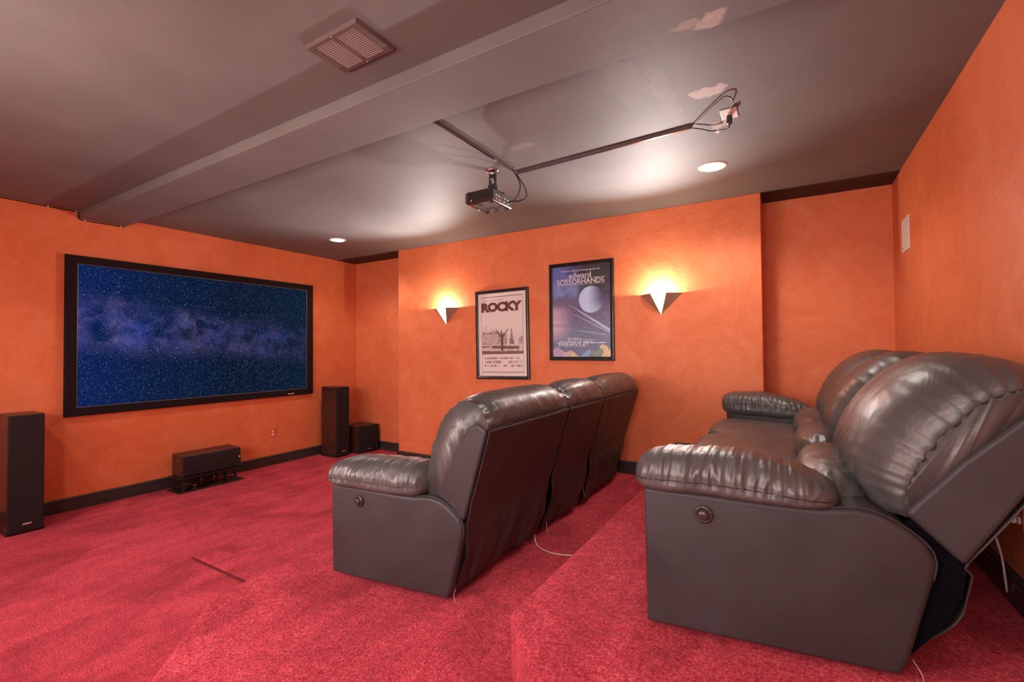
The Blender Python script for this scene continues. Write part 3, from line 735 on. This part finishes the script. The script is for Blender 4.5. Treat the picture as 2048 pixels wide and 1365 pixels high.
# raceways and cables
box_prof = [(-.012, 0), (.012, 0), (.010, -.012), (.005, -.015), (-.005, -.015), (-.010, -.012)]
def raceway(label, a, b):
    a, b = Vector(a), Vector(b); d = (b-a); L_ = d.length; ang = math.atan2(d.y, d.x)
    t = thing('cable_raceway', label, 'raceway', (a.x, a.y, H), ang)
    prism('channel', box_prof, 0, L_, 'x', M_race, t, bevel=.002)
    prism('cover', [(-.0085, -.0148), (.0085, -.0148), (.007, -.018), (-.007, -.018)], .004, L_-.004, 'x', M_gloss, t, bevel=.0012)
    return t
raceway('short dark cable channel from the beam to the projector', (3.893, -2.488, 0), (3.918, -1.565, 0))
raceway('long dark cable channel from the projector towards the ceiling socket', (3.905, -1.488, 0), (5.138, -1.553, 0))
M_cable = simple('black_cable', (.020, .013, .012), .4, noise_scale=20)
def cable(name, label, pts, rad=.004, mat=None):
    o0 = Vector(pts[0]); bm = bmesh.new(); add_tube(bm, smooth_path([Vector(p_)-o0 for p_ in pts], 10), rad, 8)
    o = bm_obj(name, bm, mat or M_cable, None, True); o.location = o0
    return tag(o, label, 'cable')
cable('power_cable', 'black power cable looping from the long channel into the back of the projector', [(3.903, -1.492, H-.016), (3.93, -1.49, 2.68), (3.965, -1.47, 2.61), (3.965, -1.46, 2.55), (3.92, -1.48, 2.525), (3.868, -1.51, 2.52)], .0045)
cable('video_cable', 'black video cable looping from the short channel into the back of the projector', [(3.920, -1.575, H-.018), (3.955, -1.58, 2.67), (3.985, -1.58, 2.60), (3.965, -1.58, 2.53), (3.92, -1.575, 2.500), (3.868, -1.57, 2.495)], .0045)

t = thing('ceiling_socket', 'white square socket plate on the ceiling near the filler patches', 'outlet', (5.342, -1.59, H))
box('cover_plate', (-.042, -.062, -.006), (.042, .062, -.0005), M_white, t, .002)
for s in (-1, 1): box('socket_face', (-.014, s*.026-.015, -.0085), (.014, s*.026+.015, -.0055), M_white, t, .002)
lathe('screw', [(.003, 0), (.002, -.0015)], M_silver, t, (0, 0, -.006), 'z', 10)
t = thing('power_lead', 'black plug and cord looping from the ceiling socket to the long channel, with white tag', 'cord', (5.342, -1.578, H-.009))
box('plug_body', (-.014, -.013, -.045), (.014, .013, 0), M_black, t, .005)
tube('cord', [(0, 0, -.043), (-.005, .02, -.058), (-.02, .06, -.045), (-.06, .11, -.02), (-.11, .12, -.01), (-.16, .07, -.006), (-.21, .024, -.004)], .0035, M_cable, t, sp=8)
mesh_obj('paper_tag', [(-.075, .105, -.014), (-.062, .118, -.016), (-.077, .150, -.020), (-.092, .138, -.018)], [(0, 1, 2, 3)], M_white, t, solid=.001)['label'] = 'white paper tag'
cable('power_cable', 'thin black cable looping wide past the far side of the ceiling socket', [(5.140, -1.558, H-.010), (5.20, -1.64, H-.012), (5.29, -1.76, H-.010), (5.345, -1.815, H-.012), (5.372, -1.80, H-.020), (5.375, -1.76, H-.022), (5.362, -1.70, H-.014), (5.352, -1.655, H-.006)], .0035)

# cable clipped along the top of the screen wall
o = cable('wall_cable', 'thin black cable clipped along the ceiling edge above the screen', [(.008, -4.6, H-.008), (.008, -3.7, H-.010), (.008, -3.2, H-.012), (.008, -2.90, H-.012), (.008, -2.850, H-.016), (.008, -2.846, H-.05), (.009, -2.835, H-.076), (.009, -2.78, H-.080), (.009, -2.6, H-.078), (.008, -2.5, H-.076)], .005)
for (y, z) in ((-3.55, -.010), (-3.05, -.012), (-2.862, -.012), (-2.80, -.080), (-2.53, -.077)):
    b_ = bmesh.new(); add_box(b_, (-.002, y+4.6-.004, z+.008-.007), (.006, y+4.6+.004, z+.008+.007), .001)
    bm_obj('clip', b_, M_white, o)

cable('floor_cord', 'pale cord trailing on the carpet behind the upright sofa', [(4.20, -1.78, P1+.16), (4.212, -1.83, P1+.06), (4.25, -1.88, P1+.006), (4.33, -1.935, P1+.004), (4.42, -1.945, P1+.004), (4.52, -1.915, P1+.004), (4.66, -1.88, P1+.004)], .0035, M_cord)

# ------------------------------------------------------------------ reclining sofas
def spl(pts, n, closed=True):
    """Catmull-Rom resample of 2d points to n samples by arc length"""
    P = [np.array(p, float) for p in pts]; m = len(P); out = []
    rngk = m if closed else m-1
    for i in range(rngk):
        a, b, c, d = (P[(i-1) % m], P[i], P[(i+1) % m], P[(i+2) % m]) if closed else (P[max(i-1, 0)], P[i], P[i+1], P[min(i+2, m-1)])
        for k in range(16):
            t = k/16; out.append(.5*(2*b+(c-a)*t+(2*a-5*b+4*c-d)*t*t+(3*b-a-3*c+d)*t**3))
    if not closed: out.append(P[-1])
    out = np.array(out); loop = np.vstack([out, out[:1]]) if closed else out
    L_ = np.concatenate([[0], np.cumsum(np.linalg.norm(np.diff(loop, axis=0), axis=1))])
    s_ = np.linspace(0, L_[-1], n+1)[:-1] if closed else np.linspace(0, L_[-1], n)
    return np.stack([np.interp(s_, L_, loop[:, 0]), np.interp(s_, L_, loop[:, 1])], -1), s_/L_[-1]

def grid_mesh(name, G, closed_s, mat, parent, caps=True):
    """G: array rows x cols x 3, closed along cols when closed_s"""
    nr, nc = G.shape[:2]; f = []
    cc = nc if closed_s else nc-1
    for i in range(nr-1):
        for k in range(cc):
            f.append((i*nc+k, i*nc+(k+1) % nc, (i+1)*nc+(k+1) % nc, (i+1)*nc+k))
    if caps and closed_s: f += [tuple(range(nc))[::-1], tuple((nr-1)*nc+k for k in range(nc))]
    o = mesh_obj(name, G.reshape(-1, 3), f, mat, parent, smooth=True)
    return o

def ridge(x, y, z=0.0):
    n = noise.noise(Vector((x, y, z)))
    return (1-min(1, abs(n)*2.2))**2

def fold(x, y, seed, oct_=2):
    return sum(noise.noise(Vector((x*(2**k), y*(2**k), seed+k*7.3)))/(1.7**k) for k in range(oct_))

def pillow(name, sect, K, y0, y1, to3, mat, parent, seed, ny=44, ns=84, minscale=.70, pw=6, keep=None, amp=.008, fy=26, fs=20, edge=.13, tuck=None, bulge=.02, seamcord=None, aniso=1.0):
    """puffy upholstered roll: closed 2d section swept across the seat with rounded ends and gathered pleats"""
    S, sp = spl(sect, ns); K = np.array(K)
    nrm = np.roll(S, -1, 0)-np.roll(S, 1, 0); nrm = np.stack([nrm[:, 1], -nrm[:, 0]], -1); nrm /= np.linalg.norm(nrm, axis=1)[:, None]+1e-9
    if ((S-K)*nrm).sum() < 0: nrm = -nrm
    th = np.linspace(-1, 1, ny); tau = np.sign(th)*(1-(1-np.abs(th))**1.5)
    G = np.zeros((ny, ns, 3)); wdt = y1-y0
    for i, t_ in enumerate(tau):
        sc_ = max((1-abs(t_)**pw)**.42 if abs(t_) < 1 else 0, minscale)
        de = (1-abs(t_))*wdt/2
        for j in range(ns):
            kw = 1.0
            if keep is not None: kw = min(1, np.linalg.norm(S[j]-np.array(keep))/.12)
            s_eff = 1-(1-sc_)*kw
            q = K+(S[j]-K)*np.array((s_eff, 1-(1-s_eff)*aniso))
            ye = math.exp(-de/edge)
            side = 1 if t_ > 0 else -1
            pl = (ridge(sp[j]*fs, side*3+de*2.5, seed)-.45)*ye                     # pleats running in from the side seams
            wv = fold(sp[j]*3.0+t_*1.2, t_*wdt*2.2, seed+11)*.55
            pt = 0
            if tuck is not None:
                for (tx, tz, rad) in tuck:
                    d = math.hypot(S[j][0]-tx, S[j][1]-tz); pt += (ridge((t_*wdt/2)*fy/2+1.5*noise.noise(Vector((sp[j]*9, t_, seed))), seed, tx*9)-.5)*math.exp(-(d/rad)**2)
            dsp = amp*(pl*1.15+wv*.7+pt*1.2)*(0.25 if kw < .35 else 1) + bulge*(1-t_*t_)*kw*.5
            q = q+nrm[j]*dsp
            yy = (y0+y1)/2+t_*wdt/2
            G[i, j] = to3(q[0], q[1], yy)
    o = grid_mesh(name, G, True, mat, parent)
    if seamcord:
        row = G[2]; j0 = int(np.argmin(np.abs(S-np.array((.235, -.005))).sum(1))); j1 = int(np.argmin(np.abs(S-np.array((.075, .566))).sum(1)))
        js = list(range(min(j0, j1), max(j0, j1)+1))
        b_ = bmesh.new(); add_tube(b_, [Vector(row[max(0, j-3):j+4].mean(0))-Vector((0, .003, 0)) for j in js], .0024, 6); c_ = bm_obj('seam', b_, M_seam, parent, True)
    return o

def make_sofa(loc, label, lean, O, recline, seed):
    W_ = 2.48
    root = thing('recliner_sofa', label, 'sofa', loc, group=None)
    k = .135
    prof = [(-.706, .028), (0.0, .026), (.018, .060), (.080, .310), (.087, .366), (.066, .414), (.008, .462), (-.045, .487), (-.095, .495), (-.180, .486), (-.300, .488), (-.712, .492)]
    # --- arms
    for side in (0, 1):
        def Y(x, off):      # off 0 outer face, positive inwards
            y = k*x+off
            return y if side == 0 else W_-y
        nP = len(prof)
        th = .205
        offs = [(.0, .0), (.0, 0)]
        v = []; 
        rings = [(0.0, 0.02), (.004, .008), (.014, .0), (th-.014, 0), (th-.004, .008), (th, .02)]
        cxm, czm = -.32, .25
        for off, ins in rings:
            for (x, z) in prof:
                dx, dz = x-cxm, z-czm; L_ = math.hypot(dx, dz); x2, z2 = x-dx/L_*ins*.9, z-dz/L_*ins*.9
                v.append((x2, Y(x2, off), z2))
        f = [tuple(range(nP)), tuple((len(rings)-1)*nP+i for i in range(nP))]
        for r_ in range(len(rings)-1):
            for i in range(nP): f.append((r_*nP+i, r_*nP+(i+1) % nP, (r_+1)*nP+(i+1) % nP, (r_+1)*nP+i))
        arm = mesh_obj('arm_panel', v, f, M_leather_flat, root)
        m = arm.modifiers.new('bev', 'BEVEL'); m.width = .012; m.segments = 3; m.limit_method = 'ANGLE'; m.angle_limit = R(12)
        for p_ in arm.data.polygons: p_.use_smooth = True
        # piping line along the shoulder curve of the panel
        bmp = bmesh.new(); off = .012
        add_tube(bmp, smooth_path([(x*1.0+.0, Y(x, off), z+.0015) for (x, z) in prof[3:10]], 5), .0032, 6)
        bm_obj('piping', bmp, M_leather_flat, arm, True)
        # recline button
        kx, kz = -.518, .425
        s_ = -1 if side == 0 else 1
        y_o = Y(kx, 0)
        kn = lathe('recline_button', [(.030, 0), (.030, s_*.004), (.026, s_*.008), (.020, s_*.008), (.0195, s_*.004), (.0175, s_*.004), (.017, s_*.017), (.014, s_*.021), (.004, s_*.022)], M_knob, arm, (kx, y_o, kz), 'y', 32)
        # puffy pad: sweep along x
        nu, nv = 150, 56; G = np.zeros((nu, nv, 3))
        xa, xb = -.755, -.132
        rdrop = .065 if recline else .0
        for i in range(nu):
            u = i/(nu-1); x = xa+(xb-xa)*u
            e = min(1, max(0, (1-abs(2*u-1)**7)))**.40
            e = max(e, .10)
            topz = .618+.012*math.sin(u*3.0)-rdrop*max(0, (u-.45)/.55)**1.6+(.020*u if not recline else 0)
            botz = .474+.004*math.sin(u*6)
            cz = botz+(topz-botz)*.38; cyo = .105
            for j in range(nv):
                a = 2*math.pi*j/nv; ca, sa = math.cos(a), math.sin(a)
                ex = .78
                py = math.copysign(abs(ca)**ex, ca)*.142
                pz = (topz-cz)*math.copysign(abs(sa)**.85, sa) if sa > 0 else (cz-botz)*math.copysign(abs(sa)**.6, sa)
                if sa < 0 and ca < 0: pz *= 1+1.0*abs(ca)**.5 if abs(ca) > 0 else 1   # the pad sags down to the seat on the inside
                # seam line at the equator on the flanks, pleats above it
                wseam = math.exp(-((a if a < math.pi else 2*math.pi-a)*0)**2)
                flank = abs(ca)**1.3
                above = 1 if sa > -.02 else .22
                r1 = ridge(u*19+.6*noise.noise(Vector((u*6, sa*1.5, seed+side))), sa*.7+side*5, seed*1.7)
                r2_ = ridge(u*43, sa*.9+side*9, seed*2.3+4)
                dsp = (.0105*(r1-.42)+.0045*(r2_-.4))*above*(.35+.65*flank)*e + .004*fold(u*7, a*1.2, seed+5)
                dsp += -.006*math.exp(-(sa+.03)**2/.004)*flank
                y_ = cyo+(-1)*py*e*(1+dsp*7.5) ; z_ = cz+pz*e*(1+dsp*9)
                G[i, j] = (x+.012*math.sin(a*2)*0, Y(x, y_), z_)
        grid_mesh('arm_pad', G, True, M_leather, root)
        # stitched seam on the outer flank of the pad
        bmp = bmesh.new(); pts = []
        for i in range(6, nu-4, 4):
            u = i/(nu-1); e = min(1, max(0, (1-abs(2*u-1)**7)))**.40
            g = G[i, nv//2 if True else 0]
            c_ = G[i].mean(0); g = G[i, 0] if abs(G[i, 0][1]-(W_/2)) > abs(G[i, nv//2][1]-(W_/2)) else G[i, nv//2]
            pts.append((g[0], g[1]+(.0012 if side else -.0012), g[2]))
        add_tube(bmp, pts, .0016, 5)
        bm_obj('stitching', bmp, M_seam, root, True)
    # --- base
    box('base_frame', (-.64, .19, .03), (-.04, W_-.19, .33), M_fabric, root, .01)
    for x in (-.60, -.08):
        for y in (.10, .92, 1.56, W_-.10): tube('foot', [(x, y, 0), (x, y, .05)], .022, M_black, root, n=14)
    # --- seats
    secs = [(.205, .922), (.922, 1.558), (1.558, W_-.205)]
    id3 = lambda x, z, y: (x, y, z)
    for n_, (a, b) in enumerate(secs):
        ss = [(-.745, .36), (-.752, .40), (-.73, .428), (-.66, .440), (-.45, .436), (-.22, .425), (-.10, .40), (-.08, .33), (-.2, .30), (-.6, .30), (-.72, .31)]
        pillow('seat_cushion', ss, (-.42, .36), a+.004, b-.004, id3, M_leather, root, seed+n_*3.1, ny=32, ns=80, minscale=.80, pw=9, amp=.004, tuck=[(-.74, .40, .05), (-.12, .41, .08)], bulge=.012)
        fs_ = [(-.755, .345), (-.772, .25), (-.760, .10), (-.745, .055), (-.705, .05), (-.70, .34), (-.735, .355)]
        pillow('footrest', fs_, (-.73, .2), a+.010, b-.010, id3, M_leather, root, seed+n_*5.7, ny=22, ns=50, minscale=.80, pw=10, amp=.003, bulge=.008)
    # --- backs
    a_ = Vector((math.sin(R(lean)), math.cos(R(lean)))); f_ = Vector((-math.cos(R(lean)), math.sin(R(lean))))
    def back3(f, a, y): return (O[0]+f_.x*f+a_.x*a, y, O[1]+f_.y*f+a_.y*a)
    bsecs = [(.020, .922), (.922, 1.558), (1.558, W_-.020)]
    big = 1.12 if recline else 1.0
    for n_, (a, b) in enumerate(bsecs):
        mid = n_ == 1
        br = None
        g_ = .007
        sh = [(0.002, 0.0), (.178, .045), (.150, .25), (.108, .43), (.06, .472), (.002, .455)]
        v = []; nS = len(sh)
        for yy in (a+.001, b-.001):
            for p_ in sh: v.append(back3(p_[0], p_[1], yy))
        f = [tuple(range(nS)), tuple(nS+i for i in range(nS))]+[(i, (i+1) % nS, nS+(i+1) % nS, nS+i) for i in range(nS)]
        br = mesh_obj('backrest', v, f, M_leather_flat, root)
        m = br.modifiers.new('bev', 'BEVEL'); m.width = .014; m.segments = 3; m.limit_method = 'ANGLE'; m.angle_limit = R(20)
        # big upper pillow that rolls over the top to the rear seam
        q = big
        cs = [(.002, .462), (.018, .520), (.075, .566), (.150, .572), (.225*q, .530), (.285*q, .440), (.315*q, .33), (.320*q, .20), (.295*q, .07), (.240, -.005), (.165, .010), (.13, .20), (.10, .36), (.06, .43)]
        pillow('back_pillow', cs, (.12, .24), a+.012, b-.012, back3, M_leather, br, seed*1.3+n_*4.4, ny=64, ns=130, minscale=.82 if not recline else .38, pw=8 if not recline else 3.8, aniso=.38, keep=(.0, .46), amp=.009 if not recline else .014, seamcord=(.215, .02, .16, .50) if n_ == 0 and recline else None, fs=34, fy=30,
               edge=.10, tuck=[(.0, .47, .07), (.27, .05, .12)], bulge=.022)
        # seam cord along the upper edge of the rear panel
        bmp = bmesh.new(); add_tube(bmp, [Vector(back3(-.001, .462+.003*math.sin(yy*40), yy)) for yy in np.linspace(a+.012, b-.012, 24)], .0028, 6)
        bm_obj('piping', bmp, M_leather_flat, br, True)
        # lumbar roll between the seat and the pillow
        lx, lz = -.145, .470
        if recline: lx, lz = -.135, .468
        ls = [(lx+.112*math.cos(q_), lz+.095*math.sin(q_)) for q_ in np.linspace(0, 2*math.pi, 11)[:-1]]
        for (aa, bb) in (((a+(.10 if n_ == 0 else .004)), (b-(.19 if n_ == 2 else .004))),):
            pillow('lumbar_roll', ls, (lx, lz), aa, bb, id3, M_leather, br, seed*2.1+n_, ny=44, ns=60, minscale=.30, pw=3.4, amp=.010, fs=12, edge=.10, tuck=[(lx, lz+.07, .05)], bulge=.012)
        # rear curtain of vinyl from the rear seam down to the floor edge
        T_ = back3(-.004, .460, 0); O_ = back3(-.004, .0, 0)
        if recline: path = [(T_[0], T_[2]), ((T_[0]+O_[0])/2+.004, (T_[2]+O_[2])/2), (O_[0]+.002, O_[2]+.01), (.165, .335), (.150, .27), (.105, .17), (.035, .075), (.015, .05)]
        else: path = [(T_[0], T_[2]), ((T_[0]+O_[0])/2+.002, (T_[2]+O_[2])/2), (O_[0]+.004, O_[2]), (.088, .33), (.062, .20), (.030, .09), (.006, .045)]
        S, sp = spl(path, 64, closed=False)
        ny = 70; G = np.zeros((ny, 64, 3))
        for i in range(ny):
            t_ = i/(ny-1)
            for j in range(64):
                low = sm(np.array(sp[j]), .42, .95).item()
                ys_ = a+g_+.004+(b-a-2*g_-.008)*t_
                # cloth narrows and gathers towards its foot
                pin = .035*low*(1-2*t_)
                if n_ == 2: pin -= .05*low*t_
                edge_ = math.exp(-min(t_, 1-t_)*(b-a)/.10)
                d = .028*low*fold(t_*(b-a)*7+sp[j]*2.0, sp[j]*1.5, seed+n_*3)+.012*low*(ridge(t_*(b-a)*9+sp[j]*1.5, sp[j]*1.0, seed+n_)-.4)
                d += .010*edge_*low*math.sin(sp[j]*18+n_) + .003*fold(t_*4, sp[j]*4, seed+9)
                G[i, j] = (S[j][0]+d+.002, ys_+pin, S[j][1]+.012*low*fold(t_*5, 2, seed+n_))
        grid_mesh('rear_cover', G, False, M_leather_back, br, caps=False).modifiers.new('solid', 'SOLIDIFY').thickness = .004
    # black felt lining seen where the rear cover gapes at the side
    for yy in (.045, W_-.045):
        if recline: pl = [(-.05, .05), (.03, .075), (.10, .17), (.145, .27), (.155, .345), (O[0]+.02, O[1]+.04), (O[0]-.10, O[1]+.12), (-.05, .40)]
        else: pl = [(-.05, .05), (.0, .05), (.028, .09), (.058, .20), (.082, .33), (O[0]-.01, O[1]+.02), (-.05, .42)]
        prism('side_lining', pl, yy, yy+.004, 'y', M_fabric, root)
    prism('rear_lining', [(-.06, .05), (-.03, .05), (.03, .36), (-.03, .40)], .05, W_-.05, 'y', M_fabric, root)
    # loose threads at the rear seam ends
    for (yy, zz, dx) in ((.93, .10, .03), (1.56, .16, .02), (.03, .07, .0)):
        tag(tube('loose_thread', [(.03+dx, yy, zz), (.045+dx, yy-.03, zz-.02), (.05+dx, yy-.02, zz-.055), (.04+dx, yy+.02, zz-.065)], .0012, M_stitch, root, sp=5, n=5), 'pale loose thread')
    return root

make_sofa((4.202, -2.69, P1), 'dark brown three-seat reclining sofa standing upright on the lower carpeted platform, seen from behind', 17.3, (.087, .398), False, 1.7)
make_sofa((5.874, -2.68, P2), 'dark brown three-seat reclining sofa leaning back on the upper carpeted platform by the right wall', 30.0, (.149, .366), True, 8.3)
